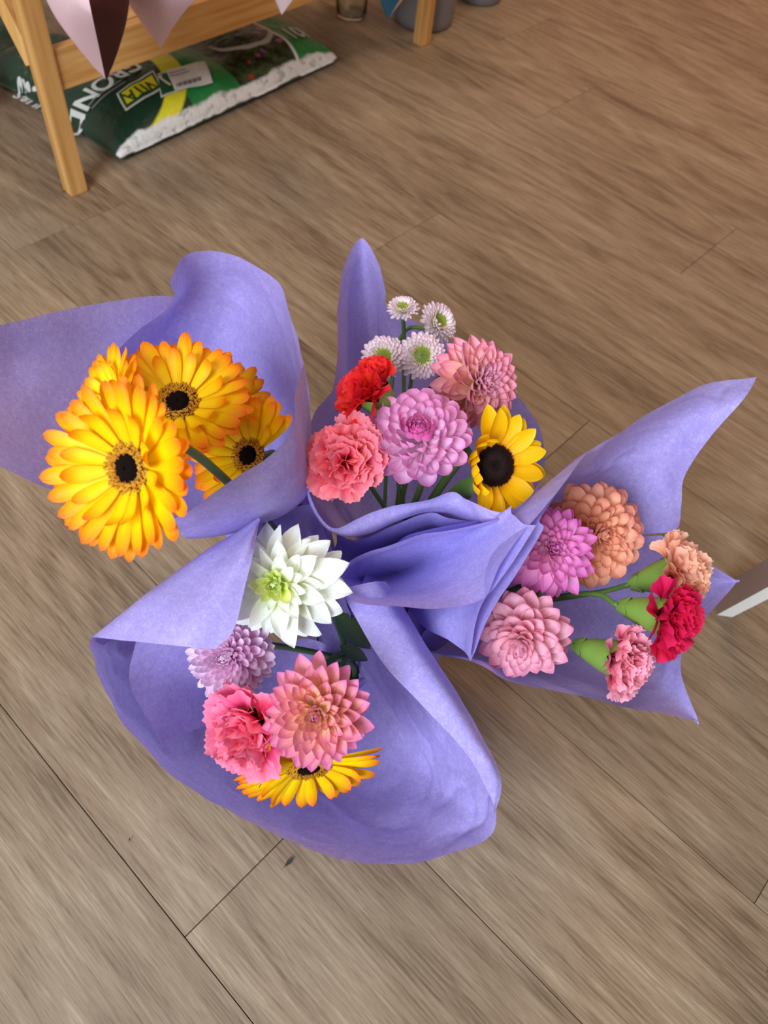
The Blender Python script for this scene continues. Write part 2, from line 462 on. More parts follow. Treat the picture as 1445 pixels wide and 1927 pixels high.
def bag_text(s, px, py, size, ang, mat, lift=.0022, bold=0.0, root=None, args=None, name='lettering', stretch=1.0, at=None):
    root = root or bag; args = args or (BL, BW, BH, 1)
    c = bag_hit(root, px, py, args) if at is None else Vector((at[0], at[1], 0))
    V, Fc = text2d(s, size, bold); ca, sa = math.cos(ang), math.sin(ang)
    V = [(c.x + (x * ca * stretch - y * sa), c.y + (x * sa * stretch + y * ca)) for x, y in V]
    return drape(V, Fc, root, *args, lift, name, mat)
def bag_patch(pts_px, lift, name, mat, n=8, m=4):
    """quad patch given by four image corners, laid on the bag"""
    q = [bag_hit(bag, x, y, (BL, BW, BH, 1)) for x, y in pts_px]
    V, Fc = [], []
    for i in range(n + 1):
        for j in range(m + 1):
            a = q[0].lerp(q[1], i / n); b = q[3].lerp(q[2], i / n); p = a.lerp(b, j / m); V.append((p.x, p.y))
    for i in range(n):
        for j in range(m):
            Fc.append((i * (m + 1) + j, (i + 1) * (m + 1) + j, (i + 1) * (m + 1) + j + 1, i * (m + 1) + j + 1))
    return drape(V, Fc, bag, BL, BW, BH, 1, lift, name, mat)
bag_patch([(219, 178), (289, 134), (307, 168), (237, 211)], .0016, 'logo_border', P_WHT)
bag_patch([(296, 140), (322, 130), (340, 172), (303, 186)], .0016, 'logo_border', P_WHT)
bag_patch([(223, 178), (288, 138), (303, 166), (238, 206)], .0024, 'logo_field', P_GRN)
bag_patch([(297, 143), (322, 134), (337, 169), (305, 182)], .0024, 'logo_field', P_GRN)
plate = bag_patch([(229, 178), (286, 144), (298, 164), (240, 199)], .0032, 'logo_plate', P_YEL)
lt = bag_text('VITA', 264, 172, .040, math.pi + .06, P_GRN, .0042, .0012, stretch=.85)
bag_text('J', 311, 157, .036, math.pi + .06, P_WHT, .0042, .0014)
lt.parent = plate
sticker = bag_patch([(312, 136), (386, 120), (401, 160), (330, 176)], .0048, 'price_sticker', flat_mat('sticker_paper', srgb(214, 210, 204)))
for i in range(16):
    x = 332 + i * 3; y = 162 - i * .85
    bag_patch([(x, y), (x + (1.0 + (i * 7 % 3) * .5), y - .4), (x + 3 + (i * 7 % 3) * .5, y + 6.6), (x + 2, y + 7)], .0056, 'barcode_bar', P_BLK, 1, 1).parent = sticker
for a_ in ((318, 142, 350, 134), (320, 147, 356, 138)):
    bag_patch([(a_[0], a_[1]), (a_[2], a_[3]), (a_[2] + .7, a_[3] + 1.6), (a_[0] + .7, a_[1] + 1.6)], .0056, 'sticker_line', P_GRY, 3, 1).parent = sticker
bag_text('10l', 597, 80, .066, -.05, P_WHT, .003, .0018, stretch=.72, at=(BL - .072, .070))
bag_text('GROND', 188, 162, .058, math.pi + .1, P_WHT, .003, .0015)
for k in range(2):
    bag_patch([(165 + k * 8, 203 + k * 3), (228 + k * 8, 152 + k * 3), (229 + k * 8, 154 + k * 3), (166 + k * 8, 205 + k * 3)], .003, 'small_print', P_GRY, 8, 1)
# second bag, behind the left leg
b2o = PZ(100, 222, 0) + E2 * .0
b2x = (PZ(100, 222) - PZ(0, 172)).normalized(); b2y = Vector((-b2x.y, b2x.x, 0))
b2L, b2W = .40, .19
b2org = PZ(96, 216, 0) - b2x * b2L
bag2 = make_bag('soil_bag', b2org, b2x, b2y, b2L, b2W, .06, bag_mat('rear'),
                'green soil bag end with white curved line, behind the left bamboo leg', 4)
bag_text('NU&S', 58, 178, .036, math.pi + .0, P_WHT, .003, .001, bag2, (b2L, b2W, .06, 4))

# ------------------------------------------------------------------ cushions hanging over the rail
def fabric(name, col): return simple(name, col, .85, 300, .05, .15)
PINK_F = fabric('pink_cotton', srgb(232, 196, 204)); BURG_F = fabric('burgundy_cotton', srgb(78, 26, 32))
TEAL_F = fabric('teal_cotton', srgb(22, 78, 100)); PALE_F = fabric('pale_pink_cotton', srgb(236, 214, 220))
def cushion(tip, yaw, lean, side, thick, mf, mb, label, rollz=0.0):
    """square cushion with one corner hanging down at `tip`; its seam plane holds the corner"""
    root = empty('cushion', label, 'cushion', group='cushions hanging over the bamboo rail')
    n = 22
    def half(sgn):
        V, Fc, = [], []
        for i in range(n + 1):
            for j in range(n + 1):
                u, v = i / n, j / n
                pin = 1 - .05 * (math.sin(math.pi * u) * 0 + 0)
                x = u * side; y = v * side
                # edges bow in a little between the corners
                bx_ = .035 * side * math.sin(math.pi * v) * (1 - 2 * u); by_ = .035 * side * math.sin(math.pi * u) * (1 - 2 * v)
                h = thick * .5 * (max(0, math.sin(math.pi * u) * math.sin(math.pi * v))) ** .5
                h *= 1 + .06 * noise.noise(Vector((u * 4, v * 4, sgn * 3 + side)))
                V.append(Vector((x + bx_, y + by_, sgn * h)))
        for i in range(n):
            for j in range(n):
                f = (i * (n + 1) + j, (i + 1) * (n + 1) + j, (i + 1) * (n + 1) + j + 1, i * (n + 1) + j + 1)
                Fc.append(f if sgn > 0 else f[::-1])
        return V, Fc
    # local: corner at origin, diagonal (1,1,0) is to point up
    diag = Matrix.Rotation(math.pi / 4, 4, 'Z')                    # diagonal -> +Y
    stand = Matrix.Rotation(math.pi / 2, 4, 'X')                   # +Y -> +Z, normal +Z -> -Y
    m = Matrix.Translation(tip) @ Matrix.Rotation(yaw, 4, 'Z') @ Matrix.Rotation(lean, 4, 'X') @ stand @ Matrix.Rotation(rollz, 4, 'Z') @ diag
    root.matrix_world = m
    V, Fc = half(1); inst('front_panel', meshdata('front_panel', V, Fc, mf), root)
    V, Fc = half(-1); inst('back_panel', meshdata('back_panel', V, Fc, mb), root)
    return root
def rk(a, y, z): return LF + E1 * a + E2 * y + Vector((0, 0, z))
cushion(PZ(200, 156, .262), math.radians(114), math.radians(0), .25, .13, BURG_F, PINK_F,
        'pink cushion with a burgundy panel, its corner over the rail beside the left leg')
cushion(PZ(302, 92, .262), math.radians(150), math.radians(0), .19, .10, PALE_F, PINK_F,
        'plain pink cushion whose corner hangs over the middle of the rail')
cushion(PZ(530, 28, .262), math.radians(150), math.radians(0), .2, .07, PALE_F, PALE_F,
        'pale pink cushion tip hanging above the flower picture on the soil bag')
cushion(PZ(729, 41, .262), math.radians(118), math.radians(0), .20, .09, PALE_F, TEAL_F,
        'teal cushion with a pale edge hanging beside the grey pot')
# low box beyond the rear bag
bx0 = PZ(0, 88); bx1 = PZ(42, 58); be = (bx1 - bx0).normalized(); bn = Vector((-be.y, be.x, 0))
box = empty('storage_box', 'low brown box with a pale grey lid beyond the rear soil bag', 'box',
            Matrix.Translation(bx0 - be * .12) @ Matrix((be, bn, Vector((0, 0, 1)))).transposed().to_4x4())
bm = bmesh.new(); bm_box(bm, Vector((.11, .09, .03)), (.20, .16, .06), bev=.002)
obj_bm('box_body', bm, simple('brown_card', srgb(96, 78, 64), .7), box)
bm = bmesh.new(); bm_box(bm, Vector((.11, .09, .064)), (.205, .165, .008), bev=.001)
obj_bm('box_lid', bm, simple('pale_grey_card', srgb(190, 184, 182), .7), box)

# ------------------------------------------------------------------ pots, jar, white stool leg
def pot(px, py, rad, hgt, label):
    c = PZ(px, py); b = Vector((c.x, c.y, 0)); d = Vector((c.x, c.y, 0)).normalized(); b = b + d * (rad + .02)
    root = empty('plant_pot', label, 'pot', Matrix.Translation(b), 'grey pots by the rack')
    V, Fc = lathe([(rad * .90, 0), (rad * .96, .004), (rad, .02), (rad * 1.06, hgt * .6), (rad * 1.1, hgt - .02)], 40, False)
    Fc.append(tuple(range(39, -1, -1)))
    inst('pot_wall', meshdata('pot_wall', V, Fc, GREY_POT), root)
    V, Fc = lathe([(rad * 1.1, hgt - .02), (rad * 1.16, hgt - .018), (rad * 1.16, hgt), (rad * 1.08, hgt), (rad * 1.03, hgt - .03), (rad * .95, .03), (.001, .03)], 40, False)
    inst('pot_rim', meshdata('pot_rim', V, Fc, GREY_POT), root)
pot(792, 70, .078, .22, 'grey plant pot behind the right bamboo leg')
pot(897, 19, .062, .20, 'smaller grey plant pot standing clear of the bamboo rack')
t = NT('clear_glass'); t.p.inputs['Transmission Weight'].default_value = 1.0; t.p.inputs['Roughness'].default_value = .03
t.p.inputs['Base Color'].default_value = (.93, .96, .95, 1); t.p.inputs['IOR'].default_value = 1.45
GLASS = t.m
c = PZ(660, 42); c = c + Vector((c.x, c.y, 0)).normalized() * .04
V, Fc = lathe([(.001, .001), (.036, .001), (.040, .006), (.041, .09), (.036, .11), (.034, .13), (.031, .13), (.033, .11), (.038, .09), (.037, .009), (.033, .006), (.001, .006)], 32, False)
o = inst('glass_jar', meshdata('glass_jar', V, Fc, GLASS)); o.location = c
tag(o, 'small clear glass jar on the floor beyond the soil bag', 'jar')
# white post of a stool / table, out of the right edge
wf = PZ(1349, 1157)
stool = empty('white_stool', 'white painted furniture leg at the edge beside the carnations', 'stool', Matrix.Translation(wf))
TAUPE = simple('taupe_leg_face', srgb(128, 104, 94), .6, 30, .06)  # left face of each leg is taupe, the other faces white
def splay_leg(x, y, sx, sy):
    d = Vector((sx * .15, sy * -.12, 1.0)); V = []
    for z in (0, .45):
        for (ax, ay) in ((0, 0), (.021, 0), (.021, .036), (0, .036)):
            V.append(Vector((x + ax * (1 + z * .8), y + ay * (1 + z * .8), 0)) + d * z)
    Fc = [(0, 1, 5, 4), (1, 2, 6, 5), (2, 3, 7, 6), (3, 2, 1, 0), (4, 5, 6, 7)]
    lg = inst('leg', meshdata('leg', V, Fc, WHITE_PAINT, smooth=False), stool)
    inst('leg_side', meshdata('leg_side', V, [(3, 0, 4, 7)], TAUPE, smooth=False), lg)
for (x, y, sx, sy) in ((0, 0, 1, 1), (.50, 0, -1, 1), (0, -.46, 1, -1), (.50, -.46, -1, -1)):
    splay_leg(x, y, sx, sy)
bm = bmesh.new(); bm_box(bm, Vector((.257, -.207, .462)), (.52, .52, .024), bev=.004); obj_bm('seat', bm, WHITE_PAINT, stool)

# ------------------------------------------------------------------ bouquet papers
NECK = {'A': Vector((-.055, .425, 0)), 'B': Vector((.02, .475, 0)), 'C': Vector((.062, .395, 0)), 'D': Vector((-.012, .35, 0))}
def ring(k, a0, a1, r, z, n=6, lean=0.0):
    c = NECK[k]; cc = Vector((.004, .411, 0)); c = cc.lerp(c, .75 + .25 * z / .12)
    return [c + Vector((r * math.cos(math.radians(a0 + (a1 - a0) * i / (n - 1))), r * math.sin(math.radians(a0 + (a1 - a0) * i / (n - 1))), z)) for i in range(n)]
WRAP = {}
for k, lb in (('A', 'lavender tissue paper wrap around the orange gerberas'),
              ('B', 'lavender paper wrap with a tall pointed flap behind the sunflower and pale mums'),
              ('C', 'lavender paper wrap around the peach dahlia and three long-stemmed carnations, with a long pointed corner'),
              ('D', 'lavender paper wrap holding the white dahlia and hot pink carnation')):
    WRAP[k] = empty('bouquet_wrap', lb, 'paper wrap', Matrix.Translation(NECK[k]), 'lavender bouquet papers')
def toV(p): return p.copy() if isinstance(p, Vector) else PD(*p)
def sheet(k, rows, name='paper_sheet', nu=36, nv=36, crumple=.0016, seed=0.0, crease=0.0):
    g = [spline([toV(p) for p in r], nv) for r in rows]
    cols = [spline([g[i][j] for i in range(len(g))], nu) for j in range(nv)]
    V = []
    off = WRAP[k].location
    for i in range(nu):
        for j in range(nv):
            p = cols[j][i]
            a = cols[j][min(i + 1, nu - 1)] - cols[j][max(i - 1, 0)]; b = cols[min(j + 1, nv - 1)][i] - cols[max(j - 1, 0)][i]
            nrm = a.cross(b)
            if nrm.length > 1e-9: nrm.normalize()
            q = p * 16 + Vector((seed, seed * 2, 0))
            d = noise.noise(q) * crumple * 1.6 + noise.noise(q * 3.1) * crumple * .5
            if crease:
                fb = min(1, i / (nu * .10), j / (nv * .06), (nv - 1 - j) / (nv * .06))
                d += fb * (crease * ((1 - abs(noise.noise(p * 9 + Vector((seed, 3, 1))))) ** 9 - .2) + crease * .6 * ((1 - abs(noise.noise(p * 19 + Vector((1, seed, 5))))) ** 10 - .2))
            pt = p + nrm * d - off
            pt.z = max(pt.z, .0015)
            V.append(pt)
    Fc = [(i * nv + j, (i + 1) * nv + j, (i + 1) * nv + j + 1, i * nv + j + 1) for i in range(nu - 1) for j in range(nv - 1)]
    return inst(name, meshdata(name, V, Fc, PAPER), WRAP[k])
def L3(a, b, f): return tuple(x + (y - x) * f for x, y in zip(a, b))

# A: left wrap -------------------------------------------------------------
bot = [(480, 985, .86), (330, 985, .78), (200, 955, .70), (85, 915, .64), (0, 878, .60), (-110, 832, .56)]
top = [(480, 700, .95), (400, 590, .87), (318, 557, .80), (150, 578, .71), (0, 612, .64), (-110, 642, .58)]
rows = [ring('A', 250, 110, .03, .002, 4), ring('A', 250, 110, .03, .12, 4)]
for a, b in zip(bot, top):
    r = []
    for f in (0, .33, .67, 1):
        x = L3(a, b, f); r.append((x[0], x[1], x[2] + .03 * math.sin(math.pi * f)))
    rows.append(r)
sheet('A', rows, 'paper_flap', 44, 24, .002, 1)
sheet('A', [
    [(322, 532, .72), (347, 482, .73), (400, 470, .745), (460, 488, .745), (525, 535, .72), (552, 610, .68), (570, 682, .645)],
    [(318, 575, .75), (352, 550, .785), (400, 548, .80), (460, 560, .80), (522, 600, .765), (556, 665, .71), (578, 740, .665)],
    [(204, 688, .75), (300, 680, .82), (370, 670, .85), (440, 670, .85), (510, 690, .81), (558, 740, .75), (583, 800, .69)],
    [(230, 800, .80), (340, 800, .85), (390, 790, .88), (440, 785, .89), (500, 800, .85), (555, 840, .79), (588, 880, .73)],
    [(430, 930, .88), (460, 920, .91), (490, 910, .93), (520, 910, .92), (550, 920, .88), (575, 930, .84), (592, 940, .8)],
    ring('A', 200, -20, .028, .12, 7), ring('A', 200, -20, .028, .002, 7)], 'paper_sheet', 80, 70, .0020, 2, .002)
sheet('A', [
    [(570, 682, .64), (553, 740, .60), (551, 803, .58), (500, 862, .57), (430, 908, .56), (365, 955, .56), (322, 976, .57)],
    [(577, 735, .65), (572, 800, .62), (567, 860, .61), (522, 920, .60), (455, 958, .60), (390, 986, .60), (336, 997, .60)],
    [(584, 790, .68), (583, 860, .67), (579, 922, .66), (540, 966, .65), (470, 998, .65), (405, 1012, .65), (357, 1015, .64)],
    [(592, 830, .76), (594, 890, .76), (597, 930, .77), (578, 955, .76), (520, 972, .76), (455, 988, .76), (400, 992, .75)],
    ring('A', -20, -110, .03, .12, 7), ring('A', -20, -110, .03, .002, 7)], 'paper_front', 44, 40, .0018, 3)

# B: back wrap -------------------------------------------------------------
sheet('B', [
    [(575, 850, .665), (592, 780, .70), (626, 728, .75), (633, 660, .80), (637, 580, .845), (646, 503, .865), (680, 447, .875), (713, 498, .87), (726, 545, .87), (732, 582, .87), (778, 604, .86), (850, 645, .855), (950, 720, .85), (1012, 800, .83), (1024, 872, .80), (1003, 930, .74)],
    [(590, 885, .72), (615, 840, .79), (645, 780, .85), (652, 715, .89), (658, 650, .91), (666, 600, .92), (686, 560, .925), (705, 580, .925), (716, 612, .925), (740, 640, .92), (790, 670, .92), (850, 715, .91), (920, 775, .90), (975, 835, .88), (998, 885, .85), (990, 925, .79)],
    [(620, 930, .82), (640, 900, .88), (665, 860, .93), (675, 820, .96), (680, 790, .98), (690, 770, .99), (710, 760, 1.0), (730, 765, 1.0), (745, 775, 1.0), (770, 790, 1.0), (805, 810, .99), (840, 840, .98), (875, 870, .96), (900, 900, .94), (915, 925, .90), (920, 945, .85)],
    ring('B', 200, -20, .03, .12, 16), ring('B', 200, -20, .03, .002, 16)], 'paper_sheet', 48, 110, .0018, 4)
b_rim = [(575, 850, .66), (573, 892, .655), (583, 932, .648), (604, 972, .642), (632, 993, .64), (670, 976, .645), (703, 963, .65), (746, 952, .655), (806, 942, .66), (850, 927, .665), (873, 939, .662), (893, 947, .652), (925, 961, .642), (955, 963, .64), (990, 941, .648), (1015, 905, .68)]
b_r1 = [(581, 905, .68), (587, 945, .675), (608, 985, .67), (632, 1004, .665), (662, 1010, .665), (695, 1004, .67), (735, 987, .675), (768, 975, .68), (808, 964, .685), (850, 966, .685), (880, 979, .68), (905, 984, .66), (930, 987, .655), (960, 985, .66), (988, 965, .68), (1008, 932, .73)]
sheet('B', [b_rim, b_r1, [L3(p, (720, 985, .80), .45)[:2] + (.80,) for p in b_r1],
            ring('B', 190, 350, .032, .12, 16), ring('B', 190, 350, .032, .002, 16)], 'paper_front', 36, 110, .0012, 5)
# gathered folds between wraps B and C
def fold(k, edge, drop, dd, ang, seed, name='paper_fold'):
    e = edge; lo = [(x + drop[0], y + drop[1], d + dd) for x, y, d in e]
    mid = [(x + drop[0] * .35, y + drop[1] * .4, d + dd * .3) for x, y, d in e]
    n = len(e)
    sheet(k, [e, mid, lo, ring(k, ang[0], ang[1], .028, .12, n), ring(k, ang[0], ang[1], .028, .002, n)], name, 30, 60, .001, seed)
fold('B', [(634, 1002, .69), (664, 1016, .695), (697, 1009, .695), (738, 991, .69), (806, 966, .685), (842, 976, .68), (892, 982, .675), (928, 973, .67)], (0, 44), .09, (200, 320), 6)
fold('C', [(742, 1026, .69), (772, 1007, .68), (826, 994, .67), (892, 981, .66), (932, 973, .655)], (0, 34), .08, (170, 60), 7)
fold('C', [(642, 1078, .648), (661, 1056, .65), (694, 1040, .65), (734, 1028, .65), (793, 1007, .648), (842, 999, .643), (892, 987, .638), (935, 976, .63)], (6, 20), .05, (190, 60), 8)
# C: right wrap ------------------------------------------------------------
sheet('C', [
    [(640, 1083, .64), (648, 1113, .632), (680, 1136, .625), (760, 1143, .62), (830, 1145, .615), (905, 1130, .607), (950, 1078, .60), (1008, 988, .594)],
    [(647, 1090, .665), (670, 1104, .672), (710, 1113, .675), (775, 1112, .668), (835, 1100, .655), (890, 1078, .640), (935, 1042, .624), (983, 985, .606)],
    [(655, 1080, .73), (690, 1084, .75), (730, 1080, .755), (786, 1066, .735), (840, 1046, .70), (885, 1024, .67), (925, 1000, .645), (962, 968, .62)],
    [(668, 1064, .80), (705, 1062, .82), (745, 1052, .82), (798, 1034, .78), (846, 1016, .73), (886, 1000, .69), (920, 984, .66), (942, 973, .64)],
    ring('C', 190, 60, .03, .12, 8), ring('C', 190, 60, .03, .002, 8)], 'paper_roll', 40, 60, .001, 9)
sheet('C', [
    [(1108, 848, .665), (1072, 893, .632), (1042, 933, .612), (988, 1000, .60), (944, 1060, .597), (922, 1112, .60), (898, 1160, .606), (884, 1238, .622)],
    [(1010, 924, .665), (985, 948, .648), (962, 975, .640), (935, 1015, .640), (908, 1068, .642), (888, 1125, .642), (872, 1170, .645), (862, 1216, .658)],
    [(930, 984, .69), (918, 990, .69), (902, 1005, .695), (882, 1040, .70), (862, 1090, .70), (840, 1130, .69), (820, 1160, .69), (802, 1184, .705)],
    [(860, 1022, .76), (850, 1030, .77), (838, 1045, .78), (820, 1070, .78), (805, 1100, .775), (790, 1125, .77), (778, 1140, .77), (768, 1152, .785)],
    ring('C', 120, -100, .032, .12, 8), ring('C', 120, -100, .032, .002, 8)], 'paper_front', 44, 44, .0012, 10)
sheet('C', [
    [(1075, 895, .645), (1044, 936, .622), (1016, 978, .612), (1022, 1000, .608), (968, 1086, .604), (925, 1152, .608), (906, 1190, .612), (886, 1244, .628)],
    [(1000, 940, .675), (975, 965, .665), (950, 990, .66), (930, 1030, .66), (904, 1085, .66), (888, 1135, .658), (876, 1180, .656), (868, 1222, .666)],
    [(930, 1000, .71), (915, 1005, .715), (900, 1020, .72), (880, 1050, .72), (860, 1095, .72), (840, 1135, .712), (822, 1162, .71), (806, 1186, .72)],
    ring('C', 120, -100, .029, .12, 8), ring('C', 120, -100, .029, .002, 8)], 'paper_inner', 36, 44, .0012, 11)
sheet('C', [
    [(1423, 707, .68), (1398, 752, .70), (1336, 825, .722), (1292, 895, .745), (1285, 952, .757), (1270, 1000, .767), (1200, 1005, .785)],
    [(1328, 722, .68), (1308, 770, .72), (1265, 830, .75), (1237, 890, .775), (1226, 945, .785), (1210, 988, .79), (1170, 1005, .80)],
    [(1225, 778, .675), (1200, 820, .735), (1172, 865, .775), (1152, 920, .80), (1140, 960, .81), (1130, 988, .815), (1120, 1010, .82)],
    [(1108, 848, .667), (1098, 882, .74), (1078, 920, .79), (1062, 960, .825), (1052, 990, .84), (1047, 1010, .845), (1045, 1030, .85)],
    [(1005, 930, .685), (998, 950, .75), (985, 980, .81), (974, 1005, .85), (968, 1020, .865), (962, 1030, .875), (960, 1040, .88)],
    ring('C', 100, 10, .03, .12, 7), ring('C', 100, 10, .03, .002, 7)], 'paper_sheet', 80, 70, .0022, 12, .003)
sheet('C', [
    [(1245, 1006, .775), (1378, 1086, .7562), (1387, 1094, .755), (1380, 1106, .7545), (1283, 1232, .74), (1313, 1352, .7015), (1315, 1359, .70)],
    [(1180, 1010, .81), (1225, 1045, .815), (1262, 1085, .82), (1250, 1155, .81), (1222, 1230, .79), (1216, 1290, .755), (1212, 1338, .695)],
    [(1100, 1020, .85), (1120, 1050, .86), (1132, 1085, .865), (1130, 1150, .86), (1112, 1225, .83), (1106, 1277, .775), (1100, 1314, .685)],
    [(1000, 1040, .88), (1008, 1060, .895), (1012, 1085, .90), (1010, 1150, .90), (992, 1210, .86), (976, 1256, .775), (958, 1284, .665)],
    [(900, 1050, .90), (903, 1065, .91), (906, 1085, .92), (905, 1140, .92), (900, 1190, .88), (896, 1230, .78), (885, 1246, .635)],
    ring('C', 30, -110, .03, .12, 7), ring('C', 30, -110, .03, .002, 7)], 'paper_sheet', 80, 80, .0016, 13, .0025)
# D: front wrap ------------------------------------------------------------
d_rim = [(300, 1112, .66), (172, 1198, .60), (175, 1240, .602), (190, 1287, .608), (250, 1377, .62), (330, 1462, .63), (420, 1522, .64), (510, 1568, .65), (610, 1608, .655), (720, 1628, .66), (830, 1612, .66), (920, 1570, .655), (933, 1515, .65), (940, 1470, .645), (890, 1360, .65), (830, 1260, .66), (765, 1155, .68), (690, 1075, .74)]
ctr = (600, 1290)
def dring(f, dep, c=ctr): return [(c[0] + (x - c[0]) * f, c[1] + (y - c[1]) * f, dep) for x, y, _ in d_rim]
sheet('D', [d_rim, dring(.86, .70), dring(.62, .775), dring(.36, .83, (615, 1260)), dring(.16, .86, (630, 1220)),
            ring('D', 150, 420, .03, .10, 18), ring('D', 150, 420, .03, .002, 18)], 'paper_sheet', 110, 170, .0022, 14, .004)
sheet('D', [
    [(725, 1095, .675), (765, 1153, .672), (831, 1259, .655), (891, 1359, .645), (941, 1468, .64), (931, 1535, .65)],
    [(700, 1095, .655), (735, 1150, .648), (800, 1255, .636), (862, 1350, .632), (922, 1450, .633), (930, 1520, .645)],
    [(642, 1108, .650), (668, 1160, .642), (722, 1250, .634), (790, 1323, .632), (882, 1422, .633), (922, 1500, .643)]],
    'paper_roll', 20, 44, .0012, 15)
sheet('D', [
    [(470, 988, .66), (530, 966, .68), (588, 950, .69), (612, 1000, .685), (638, 1085, .67), (652, 1135, .66)],
    [(475, 1030, .73), (530, 1010, .75), (575, 1005, .76), (600, 1040, .755), (635, 1110, .735), (660, 1165, .70)],
    [(540, 1120, .80), (560, 1100, .82), (585, 1090, .83), (610, 1110, .82), (640, 1150, .80), (665, 1200, .78)],
    ring('D', 160, 0, .03, .12, 6), ring('D', 160, 0, .03, .002, 6)], 'paper_back', 36, 36, .0016, 16)
c_ = [(487, 975, .63), (430, 1012, .63), (370, 1050, .62), (270, 1125, .608), (172, 1200, .60)]
e_ = [(490, 980, .615), (477, 1040, .585), (462, 1100, .575), (445, 1170, .568), (405, 1222, .568)]
und = [(505, 1010, .72), (455, 1045, .73), (405, 1085, .72), (310, 1150, .69), (195, 1215, .64)]
rows = [und, c_]
for f in (.33, .67, 1.0):
    rows.append([L3(a, b, f)[:2] + (L3(a, b, f)[2] - .018 * math.sin(math.pi * f),) for a, b in zip(c_, e_)])
rows[-1][-2] = (440, 1185, .568)
sheet('D', rows, 'paper_flap', 34, 34, .0014, 17)
sheet('D', [
    [(258, 1196, .635), (330, 1204, .66), (430, 1225, .71)],
    [(244, 1290, .640), (330, 1290, .68), (440, 1290, .745)],
    [(304, 1396, .65), (345, 1382, .675), (450, 1335, .75)]], 'paper_layer', 20, 20, .001, 18)

# ------------------------------------------------------------------ flowers
def petal(name, mat, W, prof, cup=.2, curl=.0, tipcurl=0.0, nu=4, nv=8, twist=0.0, wave=0.0, ridge=0.0, seed=0):
    """unit-length petal along +Y, face up +Z; prof = (width at base, where it is widest, tip roundness: .5 round, 1 pointed)
    or a list of widths from base to tip"""
    V, U, Fc = [], [], []
    rn = random.Random(seed)
    ph = rn.uniform(0, 6)
    for j in range(nv + 1):
        t_ = j / nv
        t_ = 1 - (1 - t_) ** 1.5 if isinstance(prof, tuple) else t_
        if isinstance(prof, tuple):
            b0, tm, ex = prof
            g = min(1, t_ / tm); wv = b0 + (1 - b0) * math.sin(g * math.pi / 2) ** 1.2
            if t_ > tm: wv *= max(0.0, 1 - ((t_ - tm) / (1 - tm)) ** 2) ** ex
            wv = max(wv, .03)
        else:
            f = t_ * (len(prof) - 1); k = min(int(f), len(prof) - 2)
            wv = prof[k] + (prof[k + 1] - prof[k]) * (f - k)
        cz = curl * t_ * t_ + tipcurl * max(0, (t_ - .6) / .4) ** 2
        cy_ = t_ - .3 * abs(curl) * t_ ** 3 - .35 * abs(tipcurl) * max(0, (t_ - .6) / .4) ** 2
        tw = twist * t_
        for i in range(nu + 1):
            s = i / nu * 2 - 1
            x = s * wv * W * .5; z = cup * abs(s) ** 2 * wv * W + ridge * math.cos(s * 3 * math.pi) * wv * W * .5
            z += wave * math.sin(ph + t_ * 7 + s * 2) * abs(s)
            x, z = x * math.cos(tw) - z * math.sin(tw), x * math.sin(tw) + z * math.cos(tw)
            V.append(Vector((x, cy_, cz + z))); U.append((i / nu, t_))
    for j in range(nv):
        for i in range(nu):
            a = j * (nu + 1) + i
            Fc.append((a, a + 1, a + nu + 2, a + nu + 1))
    return meshdata(name, V, Fc, mat, U)
def head_matrix(px, py, dep, a, b, spin=0.0):
    p = PD(px, py, dep); f = ray(px, py).normalized()
    r = (RT - f * RT.dot(f)).normalized(); u = r.cross(f)
    n = (r * a - u * b - f * math.sqrt(max(.02, 1 - a * a - b * b))).normalized()
    x = (r - n * r.dot(n)).normalized(); y = n.cross(x)
    m = Matrix((x, y, n)).transposed().to_4x4() @ Matrix.Rotation(spin, 4, 'Z'); m.translation = p
    return m
def proj(p):
    v = p - CAM; d = v.dot(FW)
    return CX + FPX * v.dot(RT) / d, CY - FPX * v.dot(UP) / d
def put(root, me, phi, elev, scale, r0=0.0, z0=0.0, roll=0.0, name='petal', sw=1.0):
    """petal leaving the axis at angle phi, raised by elev from the flower plane"""
    m = (Matrix.Rotation(phi, 4, 'Z') @ Matrix.Translation((0, r0, z0)) @ Matrix.Rotation(elev, 4, 'X')
         @ Matrix.Rotation(roll, 4, 'Y') @ Matrix.Diagonal((scale * sw, scale, scale, 1)))
    return inst(name, me, root, m)
SLOT = {'A': 0, 'B': 0, 'C': 0, 'D': 0}
def stem(root, k, rad=.0028, start=.0, back=.07, jit=0, mat=None):
    mw = root.matrix_world; n = mw.to_3x3() @ Vector((0, 0, 1)); p = mw.translation
    c = NECK[k]; cc = Vector((.004, .411, 0))
    i_ = SLOT[k]; SLOT[k] += 1
    jx = Vector((math.cos(i_ * 2.4), math.sin(i_ * 2.4), 0)) * (.0075 * math.sqrt(i_))
    p0 = p - n * start; p1 = p - n * (start + back)
    pts = [p0, p1, c + jx + Vector((0, 0, .13)), cc.lerp(c, .75) + jx + Vector((0, 0, .004))]
    inv = mw.inverted()
    V, Fc = tube([inv @ q for q in pts], rad, 7, 22)
    return inst('stem', meshdata('stem', V, Fc, mat or GREEN), root)
LEAFM = petal('leaf', DKGREEN, .42, [.12, .55, .9, 1, .9, .7, .4, .03], .15, -.15, 0, 4, 8)
GLEAF = petal('leaf', GREEN, .42, [.12, .55, .9, 1, .9, .7, .4, .03], .15, -.1, 0, 4, 8)

